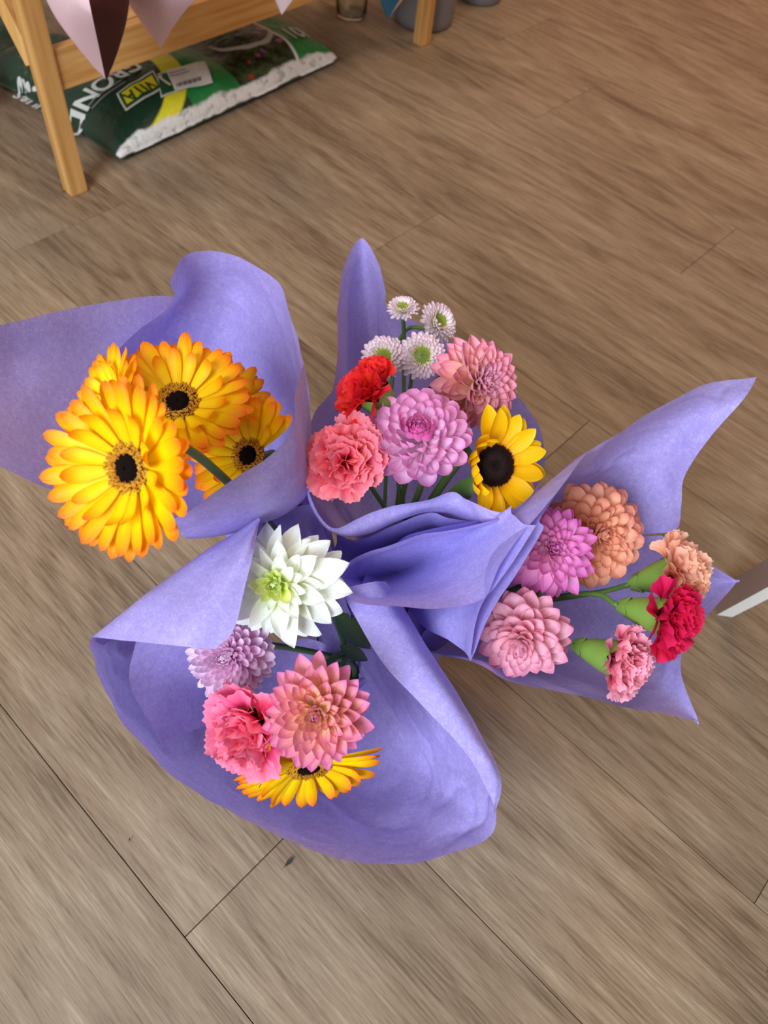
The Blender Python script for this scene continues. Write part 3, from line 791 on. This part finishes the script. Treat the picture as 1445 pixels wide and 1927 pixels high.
def dome_flower(name, label, cat, px, py, dep, a, b, R, k, mesh_sets, N, eyeh=.55, lo=108, group=None, wide=1.0, rnd=.07, spin=0, pw=.85, inner=.28, center=None, seed=1, thin=0.0, jit=.06):
    root = empty(name, label, cat, head_matrix(px, py, dep, a, b, spin), group)
    rn = random.Random(seed)
    GA = math.pi * (3 - math.sqrt(5))
    for i in range(N):
        t_ = i / (N - 1)                          # 0 outermost .. 1 centre
        th = math.radians(lo) * (1 - t_) ** pw    # polar angle of the petal axis
        c = math.cos(th)
        rad = R * (1 - (1 - eyeh) * max(0, c) ** 1.3) * (1 + rn.uniform(-rnd, rnd))
        rad *= 1 - .10 * max(0, -c)
        # the inner petals spring from higher on the receptacle, so they are shorter
        z0 = R * eyeh * (1 - inner) * max(0, t_ - .25) / .75 * .9
        tipx, tipz = rad * math.sin(th), rad * c
        ex = R * .04
        L = math.hypot(tipx - ex, tipz - z0); el = math.atan2(tipz - z0, tipx - ex)
        ms = mesh_sets[min(int(t_ * len(mesh_sets)), len(mesh_sets) - 1)]
        put(root, rn.choice(ms), GA * i + rn.uniform(-.06, .06), el + rn.uniform(-jit, jit), L, ex, z0, rn.uniform(-2.5, 2.5) * jit, sw=wide * (1 - thin * t_))
    if center is not None:
        V, Fc = lathe([(.001, -R * .1), (R * .10, R * .1), (R * .11, R * eyeh * .55), (R * .07, R * eyeh * .72), (.001, R * eyeh * .76)], 10, False)
        inst('flower_eye', meshdata('flower_eye', V, Fc, center), root)
    V, Fc = lathe([(.001, -R * .30), (R * .10, -R * .28), (R * .2, -R * .12), (R * .14, 0), (.001, R * .02)], 12, False)
    inst('calyx', meshdata('calyx', V, Fc, GREEN), root)
    stem(root, k, start=R * .26, jit=seed, rad=.0032)
    return root

# petal colours
pk1 = petal_mat('dahlia_pink', [(0, srgb(250, 230, 200)), (.3, srgb(252, 222, 240)), (.7, srgb(250, 204, 238)), (1, srgb(242, 160, 218))], .08, sat_edge=srgb(240, 150, 212))
pk1b = petal_mat('dahlia_pink_inner', [(0, srgb(240, 190, 200)), (.5, srgb(246, 180, 226)), (1, srgb(224, 90, 174))], .08)
pk2 = petal_mat('dahlia_salmon_pink', [(0, srgb(254, 222, 140)), (.40, srgb(254, 202, 170)), (.7, srgb(252, 188, 198)), (1, srgb(244, 156, 192))], .12)
pk2b = petal_mat('dahlia_salmon_inner', [(0, srgb(226, 160, 150)), (.5, srgb(246, 190, 208)), (1, srgb(226, 146, 180))], .14)
pk3 = petal_mat('dahlia_magenta', [(0, srgb(248, 226, 140)), (.3, srgb(250, 196, 214)), (.65, srgb(242, 158, 218)), (1, srgb(224, 110, 194))], .12)
pk4 = petal_mat('dahlia_peach', [(0, srgb(242, 152, 108)), (.4, srgb(250, 184, 146)), (.8, srgb(250, 190, 160)), (1, srgb(240, 156, 134))], .1)
pk5 = petal_mat('dahlia_rose', [(0, srgb(250, 200, 170)), (.35, srgb(252, 194, 206)), (.75, srgb(252, 200, 220)), (1, srgb(244, 150, 188))], .14)
pk6 = petal_mat('dahlia_pink_yellow', [(0, srgb(250, 236, 130)), (.42, srgb(254, 222, 150)), (.68, srgb(250, 176, 176)), (1, srgb(234, 132, 192))], .16, sat_edge=srgb(236, 132, 186))
wh7 = petal_mat('dahlia_white', [(0, srgb(222, 238, 120)), (.22, srgb(240, 248, 190)), (.5, srgb(248, 252, 236)), (1, srgb(246, 252, 250))], .04, rand=.05)
wh7b = petal_mat('dahlia_white_inner', [(0, srgb(206, 226, 60)), (.5, srgb(238, 246, 150)), (1, srgb(248, 252, 214))], .04, rand=.05)
lil = petal_mat('mum_lilac', [(0, srgb(244, 180, 222)), (.5, srgb(252, 210, 240)), (1, srgb(255, 236, 252))], .1)
EYE_P = simple('eye_dark_pink', srgb(150, 70, 110), .6, 200, .3)
EYE_G = simple('eye_green', srgb(150, 180, 90), .6, 200, .3)
spoon = (.34, .62, .5)
ptd = (.34, .55, .8)
longp = (.34, .50, .85)
def pset(nm, mat, W, prof, cup, curl, tip, n=3, **kw):
    return [petal('petal', mat, W * random.uniform(.92, 1.08), prof, cup * random.uniform(.8, 1.2), curl + random.uniform(-.05, .05), tip + random.uniform(-.04, .04), seed=i, **kw) for i in range(n)]

dome_flower('dahlia', 'pink ball dahlia with rounded petals and a magenta eye, next to the coral carnation', 'dahlia', 790, 832, .655, -.04, -.42, .0485, 'B',
            [pset('p', pk1, .37, spoon, .50, .06, .24), pset('p', pk1, .37, spoon, .55, .10, .26), pset('p', pk1b, .44, spoon, .55, .2, .25)], 100, .62, 100, pw=.80, center=EYE_P, seed=1, thin=.1, rnd=.03)
dome_flower('dahlia', 'salmon pink dahlia with folded petals, above the sunflower', 'dahlia', 890, 722, .72, .55, -.12, .0460, 'B',
            [pset('p', pk2, .40, ptd, .46, -.05, .1), pset('p', pk2, .38, ptd, .5, .1, .1), pset('p', pk2b, .34, ptd, .55, .2, .1)], 140, .66, 112, pw=.85, center=EYE_P, seed=2, rnd=.06, jit=.1)
dome_flower('dahlia', 'magenta pink dahlia half under the paper edge, beside the peach dahlia', 'dahlia', 1032, 1036, .685, .25, -.12, .0450, 'C',
            [pset('p', pk3, .34, ptd, .36, .0, .08), pset('p', pk3, .34, ptd, .42, .1, .1), pset('p', pk3, .34, ptd, .5, .2, .1)], 96, .56, 100, pw=.85, center=EYE_P, seed=3, rnd=.08)
dome_flower('dahlia', 'peach orange dahlia under the long pointed paper corner', 'dahlia', 1110, 1002, .745, .48, .14, .0540, 'C',
            [pset('p', pk4, .42, spoon, .36, .05, .14), pset('p', pk4, .40, spoon, .42, .1, .14), pset('p', pk4, .36, ptd, .5, .2, .1)], 120, .64, 112, pw=.85, center=EYE_P, seed=4)
dome_flower('dahlia', 'rose pink dahlia with broad striped petals, lowest in the wrap with the carnations', 'dahlia', 984, 1188, .67, -.12, .56, .0455, 'C',
            [pset('p', pk5, .44, ptd, .34, .05, .14), pset('p', pk5, .44, ptd, .38, .1, .14), pset('p', pk5, .36, ptd, .4, .2, .1)], 92, .70, 112, pw=.85, center=EYE_P, seed=5, rnd=.08)
dome_flower('dahlia', 'pink and yellow pointed dahlia beside the hot pink carnation', 'dahlia', 600, 1338, .585, -.14, .24, .0450, 'D',
            [pset('p', pk6, .36, ptd, .40, .05, .08), pset('p', pk6, .33, ptd, .45, .1, .1), pset('p', pk6, .30, ptd, .5, .2, .1)], 112, .52, 100, pw=.85, center=EYE_G, seed=6, rnd=.10, jit=.1)
dome_flower('dahlia', 'large white dahlia with long pointed petals and a lime centre', 'dahlia', 532, 1098, .62, -.34, .06, .0560, 'D',
            [pset('p', wh7, .42, longp, .16, -.02, -.10, 5, wave=.05), pset('p', wh7, .36, longp, .24, .05, .05, 4, wave=.03), pset('p', wh7b, .34, longp, .4, .15, .12, 3)], 80, .46, 108, pw=.85, center=EYE_G, seed=7, rnd=.17, jit=.17)
dome_flower('chrysanthemum', 'lilac pompon chrysanthemum tucked under the paper flap', 'chrysanthemum', 438, 1232, .66, -.38, .12, .0415, 'D',
            [pset('p', lil, .22, spoon, .4, .08, .12, nv=6), pset('p', lil, .22, spoon, .45, .12, .16, nv=6), pset('p', lil, .20, spoon, .5, .25, .16, nv=6)], 200, .60, 108, pw=.80, center=EYE_G, seed=8, rnd=.06)

# gerberas ------------------------------------------------------------------
ger = petal_mat('gerbera_yellow_orange', [(0, srgb(255, 222, 10)), (.62, srgb(255, 216, 0)), (.86, srgb(255, 168, 4)), (1, srgb(246, 110, 26))], .12, transl=.3, rand=.1, sat_edge=srgb(250, 138, 4), vscale=9)
GP = pset('p', ger, .25, (.36, .74, .5), -.10, .0, -.06, 5, ridge=.05)
GPS = pset('p', ger, .30, (.36, .70, .5), -.08, .05, .1, 3, ridge=.05)
G_DARK = simple('gerbera_dark_eye', srgb(14, 6, 5), .9, 200, .3, spec=.1)
G_FLO = petal_mat('gerbera_florets', [(0, srgb(110, 50, 8)), (.6, srgb(196, 120, 16)), (1, srgb(244, 190, 60))], .3, rand=0)
def spikes(spots, mat, seed=0, name='disc_florets', wd=.25):
    """small pointed florets joined in one mesh: spots = (pos, dir, length)"""
    V, U, Fc = [], [], []
    for p, d, L in spots:
        a = d.orthogonal().normalized(); b = d.cross(a); i0 = len(V)
        for k in range(3):
            an = 2.094 * k; V.append(p + (a * math.cos(an) + b * math.sin(an)) * L * wd); U.append((.5, 0))
        for k in range(3):
            an = 2.094 * k; V.append(p + d * L * .75 + (a * math.cos(an) + b * math.sin(an)) * L * wd * 1.1); U.append((.5, .7))
        V.append(p + d * L); U.append((.5, 1))
        for k in range(3):
            k2 = (k + 1) % 3
            Fc.append((i0 + k, i0 + k2, i0 + 3 + k2, i0 + 3 + k)); Fc.append((i0 + 3 + k, i0 + 3 + k2, i0 + 6))
    return meshdata(name, V, Fc, mat, U)
_rn = random.Random(3)
sp = []
for i in range(420):
    r = .0096 + .0085 * _rn.random(); an = _rn.uniform(0, 6.283)
    d = Vector((math.cos(an) * .55, math.sin(an) * .55, 1)).normalized()
    sp.append((Vector((r * math.cos(an), r * math.sin(an), .003)), d, _rn.uniform(.003, .0052)))
G_FL_ME = spikes(sp, G_FLO)
sp = []
for i in range(240):
    r = .0100 * math.sqrt(_rn.random()); an = _rn.uniform(0, 6.283)
    sp.append((Vector((r * math.cos(an), r * math.sin(an), .003)), Vector((math.cos(an) * .2, math.sin(an) * .2, 1)).normalized(), _rn.uniform(.002, .0034)))
G_EYE_ME = spikes(sp, G_DARK, wd=.4)
V, Fc = lathe([(.001, -.012), (.006, -.012), (.013, -.006), (.0185, .001), (.0185, .003), (.010, .0045), (.001, .0048)], 24, False)
G_BASE_ME = meshdata('flower_base', V, Fc, [simple('gerbera_base', srgb(150, 90, 20), .7, 200, .3)])
V, Fc = lathe([(.0098, .0030), (.0085, .0062), (.004, .0070), (.001, .0070)], 20, False)
G_CAP_ME = meshdata('dark_eye', V, Fc, G_DARK)
def gerbera(label, px, py, dep, a, b, R, k, cup=20, seed=0, spin=0, hide=None):
    root = empty('gerbera', label, 'gerbera', head_matrix(px, py, dep, a, b, spin), 'orange gerberas')
    rn = random.Random(seed); S = R / .06
    sm = Matrix.Scale(S * .86, 4)
    inst('flower_base', G_BASE_ME, root, sm); inst('dark_eye', G_CAP_ME, root, sm)
    inst('disc_florets', G_FL_ME, root, sm)['kind'] = 'stuff'; inst('eye_florets', G_EYE_ME, root, sm)['kind'] = 'stuff'
    for ringi, (n, L, el, z) in enumerate(((25, .80, cup - 7, -.001), (24, .78, cup, .0008), (14, .56, cup + 10, .0018))):
        for i in range(n):
            ph = 2 * math.pi * (i + .5 * ringi) / n + rn.uniform(-.06, .06)
            if hide is not None:
                tp = proj(root.matrix_world @ Vector((-math.sin(ph) * R * .95, math.cos(ph) * R * .95, R * .3)))
                if hide(*tp): continue
            put(root, rn.choice(GP if ringi < 2 else GPS), ph, math.radians(el + rn.uniform(-5, 5)), R * L * rn.uniform(.93, 1.05), .0110 * S, z * S, rn.uniform(-.2, .2))
    stem(root, k, rad=.0034, start=.01, back=.06, jit=seed + 40)
    return root
gerbera('large yellow-orange gerbera leaning out over the floor', 247, 880, .475, -.68, .08, .0600, 'A', 25, 1)
gerbera('yellow-orange gerbera with drooping front petals in the middle of its wrap', 336, 760, .61, -.16, -.54, .0610, 'A', 18, 2)
gerbera('yellow-orange gerbera partly behind the folded front paper edge', 470, 858, .635, -.46, -.16, .0535, 'A', 25, 3, 0, lambda x, y: y > 893 and x > 465 or x > 548)
gerbera('yellow-orange gerbera seen edge-on behind the largest gerbera', 214, 756, .60, -.84, -.36, .0470, 'A', 24, 4)
gerbera('shaded orange gerbera behind the others against the lavender paper', 410, 768, .70, .30, -.50, .0560, 'A', 18, 5)
gerbera('orange gerbera seen edge-on beneath the pink and yellow dahlia', 580, 1438, .640, .16, .90, .0640, 'D', 13, 6, 0, lambda x, y: y < 1448)

# sunflower ------------------------------------------------------------------
sunm = petal_mat('sunflower_yellow', [(0, srgb(240, 150, 0)), (.4, srgb(255, 200, 0)), (1, srgb(255, 206, 10))], .16, transl=.3, vscale=10)
SP = pset('p', sunm, .44, (.4, .5, .75), .16, .08, -.05, 4, ridge=.03)
SPC = pset('p', sunm, .42, (.4, .5, .75), .25, .28, .2, 2, twist=.35)
root = empty('sunflower', 'yellow sunflower with a dark brown disc at the edge of the paper', 'sunflower', head_matrix(926, 876, .685, .50, .02, 0))
S_DISC = simple('sunflower_disc', srgb(40, 22, 18), .85, 300, .4)
V, Fc = lathe([(.001, -.010), (.010, -.010), (.019, -.002), (.0195, .003), (.015, .0065), (.008, .0075), (.001, .006)], 28, False)
inst('seed_disc', meshdata('seed_disc', V, Fc, S_DISC), root, Matrix.Scale(.88, 4))
_rn = random.Random(5); sp = []
for i in range(520):
    r = .0198 * math.sqrt((i + .5) / 520); an = i * 2.39996
    d = Vector((math.cos(an) * .5 * r / .02, math.sin(an) * .5 * r / .02, 1)).normalized()
    sp.append((Vector((r * math.cos(an), r * math.sin(an), .003 + .004 * math.cos(min(1.5, r / .0195 * 1.4)))), d, .0018 + .0028 * (r / .0198) ** 3))
inst('disc_florets', spikes(sp, simple('sunflower_florets', srgb(40, 20, 16), .9, 300, .4, spec=.15), wd=.3), root, Matrix.Scale(.88, 4))['kind'] = 'stuff'
for rg, (n, L, el) in enumerate(((14, .034, 20), (13, .036, 8))):
    for i in range(n):
        ph = 2 * math.pi * (i + .5 * rg) / n + _rn.uniform(-.08, .08)
        left = math.cos(ph - math.radians(80)) > .5
        tp = proj(root.matrix_world @ Vector((-math.sin(ph) * .05, math.cos(ph) * .05, .008)))
        if tp[1] > 957 and tp[0] < 890: continue
        put(root, _rn.choice(SPC if left else SP), ph, math.radians((el + 22 if left else el) + _rn.uniform(-6, 6)), L * (1.0 if left else 1.12) * _rn.uniform(.93, 1.06), .0145, 0, _rn.uniform(-.25, .25))
stem(root, 'B', rad=.0045, start=.008, back=.06, jit=60)
put(root, GLEAF, math.radians(140), math.radians(-25), .05, .012, -.012, 0, 'leaf')
put(root, LEAFM, math.radians(60), math.radians(-35), .055, .012, -.012, 0, 'leaf')

# small pale mums ------------------------------------------------------------
mumm = petal_mat('mum_white_pink', [(0, srgb(220, 204, 110)), (.3, srgb(246, 232, 230)), (.8, srgb(250, 236, 244)), (1, srgb(238, 206, 224))], .1, rand=.08)
mumg = petal_mat('mum_green_eye', [(0, srgb(96, 140, 20)), (.5, srgb(150, 180, 40)), (1, srgb(232, 224, 130))], .1, rand=0)
MP = pset('p', mumm, .30, spoon, .42, .05, .12, 3, nv=6, nu=3)
_rn = random.Random(11); sp = []
for i in range(170):
    t_ = i / 169; r = .0070 * math.sqrt(t_); an = i * 2.39996
    d = Vector((math.cos(an) * 1.0 * t_, math.sin(an) * 1.0 * t_, 1)).normalized()
    sp.append((Vector((r * math.cos(an), r * math.sin(an), .004 - .001 * t_)), d, .0016 + .0034 * t_))
MUM_EYE = spikes(sp, mumg, wd=.2)
V, Fc = lathe([(.001, -.007), (.004, -.007), (.009, -.002), (.0095, .002), (.006, .0045), (.001, .005)], 16, False)
MUM_CUP = meshdata('calyx', V, Fc, GREEN)
def mum(label, px, py, dep, a, b, R, seed, n=105):
    root = empty('button_chrysanthemum', label, 'chrysanthemum', head_matrix(px, py, dep, a, b, 0), 'pale button chrysanthemums')
    rn = random.Random(seed); S = R / .022
    inst('calyx', MUM_CUP, root, Matrix.Scale(S, 4)); inst('eye_florets', MUM_EYE, root, Matrix.Scale(S, 4))['kind'] = 'stuff'
    for i in range(n):
        t_ = i / (n - 1)
        put(root, rn.choice(MP), i * 2.39996, math.radians(-8 + 66 * t_ + rn.uniform(-5, 5)), R * (.70 - .26 * t_) * rn.uniform(.94, 1.06), R * (.32 - .06 * t_), R * .16 * t_, rn.uniform(-.2, .2))
    stem(root, 'B', rad=.0022, start=.006, back=.07, jit=seed)
    return root
mum('pale green-eyed button mum facing up beside the pointed paper flap', 758, 583, .77, -.02, -.74, .0175, 71)
mum('pale button mum turned sideways above the salmon dahlia', 822, 608, .78, .58, -.42, .0235, 72)
mum('pale pink button mum right behind the red carnation', 722, 675, .735, -.05, -.34, .0240, 73)
mum('pale pink button mum with a bright lime eye touching the salmon dahlia', 793, 670, .735, .12, -.16, .0245, 74)

# carnations -----------------------------------------------------------------
def ruffle(name, mat, seed, wide=.74, amp=.085, nu=22, nv=6):
    rn = random.Random(seed); ph, ph2 = rn.uniform(0, 6), rn.uniform(0, 6); V, U, Fc = [], [], []
    for j in range(nv + 1):
        t_ = j / nv
        for i in range(nu + 1):
            s = i / nu * 2 - 1
            an = s * wide * (.22 + .78 * t_)
            r = t_ * (1 - .14 * s * s)
            if j == nv: r += (.035 if i % 2 else -.015) + rn.uniform(-.02, .02)
            z = amp * t_ ** 1.8 * (math.sin(ph + s * 5.0) + .5 * math.sin(ph2 + s * 11 + t_ * 3)) + .18 * t_ ** 3 * math.sin(ph2)
            z += .14 * (1 - t_) * s * s
            V.append(Vector((r * math.sin(an), r * math.cos(an), z))); U.append((i / nu, t_))
    for j in range(nv):
        for i in range(nu):
            a = j * (nu + 1) + i; Fc.append((a, a + 1, a + nu + 2, a + nu + 1))
    return meshdata(name, V, Fc, mat, U)
def calyx_mesh(Lc=.042, R=.0165):
    V, Fc = lathe([(.0025, -Lc), (.0050, -Lc * .96), (.0080, -Lc * .82), (.0118, -Lc * .55), (R * .93, -Lc * .2), (R, 0)], 20, False)
    seg = 20; n = len(V)
    # five teeth round the mouth
    for k in range(seg):
        a = 2 * math.pi * k / seg
        h = .008 * (1 - abs(((k % 4) - 2) / 2.0))
        V.append(Vector((R * 1.03 * math.cos(a), R * 1.03 * math.sin(a), .001 + h)))
    base = 5 * seg
    for k in range(seg):
        k2 = (k + 1) % seg; Fc.append((base + k, base + k2, n + k2, n + k))
    return meshdata('calyx', V, Fc, CALYX)
CAL = calyx_mesh()
BRACT = petal('bract', CALYX, .8, [.5, .8, 1, .95, .75, .4, .04], .3, .0, 0, 4, 6)
def carnation(label, px, py, dep, a, b, R, k, stops, seed, N=44, openness=1.0, spin=0, jit=0, lenback=.05):
    mat = petal_mat('carnation_%d' % seed, stops, .14, .6, .3, .18, None, 22)
    root = empty('carnation', label, 'carnation', head_matrix(px, py, dep, a, b, spin), 'ruffled carnations')
    rn = random.Random(seed); me = [ruffle('petal', mat, seed * 10 + i) for i in range(5)]
    S = R / .030
    cm = Matrix.Scale(max(.8, S * .95), 4)
    cal = inst('calyx', CAL, root, cm)
    for i in range(4): put(cal, BRACT, i * math.pi / 2, math.radians(66), .015, .0062, -.042, 0, 'bract')
    for i in range(N):
        t_ = i / (N - 1)
        el = math.radians(8 + (1 - openness) * 42 + (82 - (1 - openness) * 42) * t_ ** .9 + rn.uniform(-9, 9))
        L = R * (1.0 - .02 * t_) * rn.uniform(.88, 1.08)
        put(root, rn.choice(me), i * 2.39996 + rn.uniform(-.3, .3), el, L, .009 * S * (1 - t_), -.004 * S, rn.uniform(-.45, .45))
    stem(root, k, rad=.0026, start=.040 * S, back=lenback, jit=seed)
    return root
carnation('scarlet red carnation with its pale green calyx showing, in front of the pale mums', 704, 742, .66, -.56, -.66, .0300, 'B',
          [(0, srgb(180, 10, 24)), (.6, srgb(222, 20, 40)), (1, srgb(240, 48, 58))], 1, 30, .28)
carnation('coral pink carnation facing up beside the pink ball dahlia', 652, 866, .650, -.05, .02, .0305, 'B',
          [(0, srgb(244, 50, 84)), (.6, srgb(255, 92, 122)), (1, srgb(255, 150, 166))], 2, 36, .95)
carnation('peach carnation, farthest out on a long stem', 1268, 1080, .70, .88, -.22, .0330, 'C',
          [(0, srgb(236, 110, 72)), (.6, srgb(252, 170, 132)), (1, srgb(255, 206, 180))], 3, 30, .5)
carnation('crimson carnation on a long bare stem, overlapping the peach carnation', 1248, 1160, .66, .86, .22, .0320, 'C',
          [(0, srgb(150, 0, 34)), (.6, srgb(206, 10, 58)), (1, srgb(236, 36, 92))], 4, 32, .42)
carnation('rose pink carnation lying low above the bottom paper corner', 1158, 1240, .68, .82, .30, .0320, 'C',
          [(0, srgb(206, 60, 96)), (.6, srgb(250, 128, 166)), (1, srgb(255, 182, 204))], 5, 34, .42)
carnation('hot pink carnation beside the pink and yellow dahlia', 478, 1370, .615, -.52, .40, .0370, 'D',
          [(0, srgb(250, 40, 100)), (.6, srgb(255, 82, 136)), (1, srgb(255, 150, 184))], 6, 34, .70)

for (px, py, dp, a_, b_, sz, ph) in ((632, 1150, .70, .1, .3, .055, -2.45), (640, 1215, .74, .2, .2, .035, -2.1)):
    m = head_matrix(px, py, dp, a_, b_, 0)
    wd_ = next(o for o in bpy.data.objects if o.name.startswith('dahlia') and 'white' in o.get('label', ''))
    o = inst('leaf', LEAFM, wd_, wd_.matrix_world.inverted() @ m @ Matrix.Rotation(ph, 4, 'Z') @ Matrix.Scale(sz, 4))
# leaves inside wraps ----------------------------------------------------------
# ------------------------------------------------------------------ bits on the floor
def bit(name, px, py, size, rotz, me, label, cat='leaf', flat=.4):
    p = PZ(px, py, .003)
    o = inst(name, me, None, Matrix.Translation(p) @ Matrix.Rotation(rotz, 4, 'Z') @ Matrix.Scale(size, 4)); tag(o, label, cat); return o
DRY = petal('dry_leaf', simple('dry_leaf', srgb(120, 110, 44), .6, 60, .2), .34, [.1, .6, .9, 1, .9, .6, .05], .35, .12)
bit('dry_leaf', 115, 362, .052, math.radians(-24), DRY, 'dry olive leaf curled on the floor beside the left bamboo leg')
FRAG = petal('leaf_fragment', simple('dead_leaf', srgb(40, 46, 34), .7, 60, .2), .34, [.06, .08, .12, .5, .9, 1, .8, .2], .25, .1)
bit('leaf_fragment', 531, 1635, .014, math.radians(-38), FRAG, 'tiny dark leaf fragment on the plank below the front wrap', 'leaf fragment')
bit('leaf_fragment', 243, 1586, .005, math.radians(10), FRAG, 'green speck on the plank left of the front wrap', 'leaf fragment')
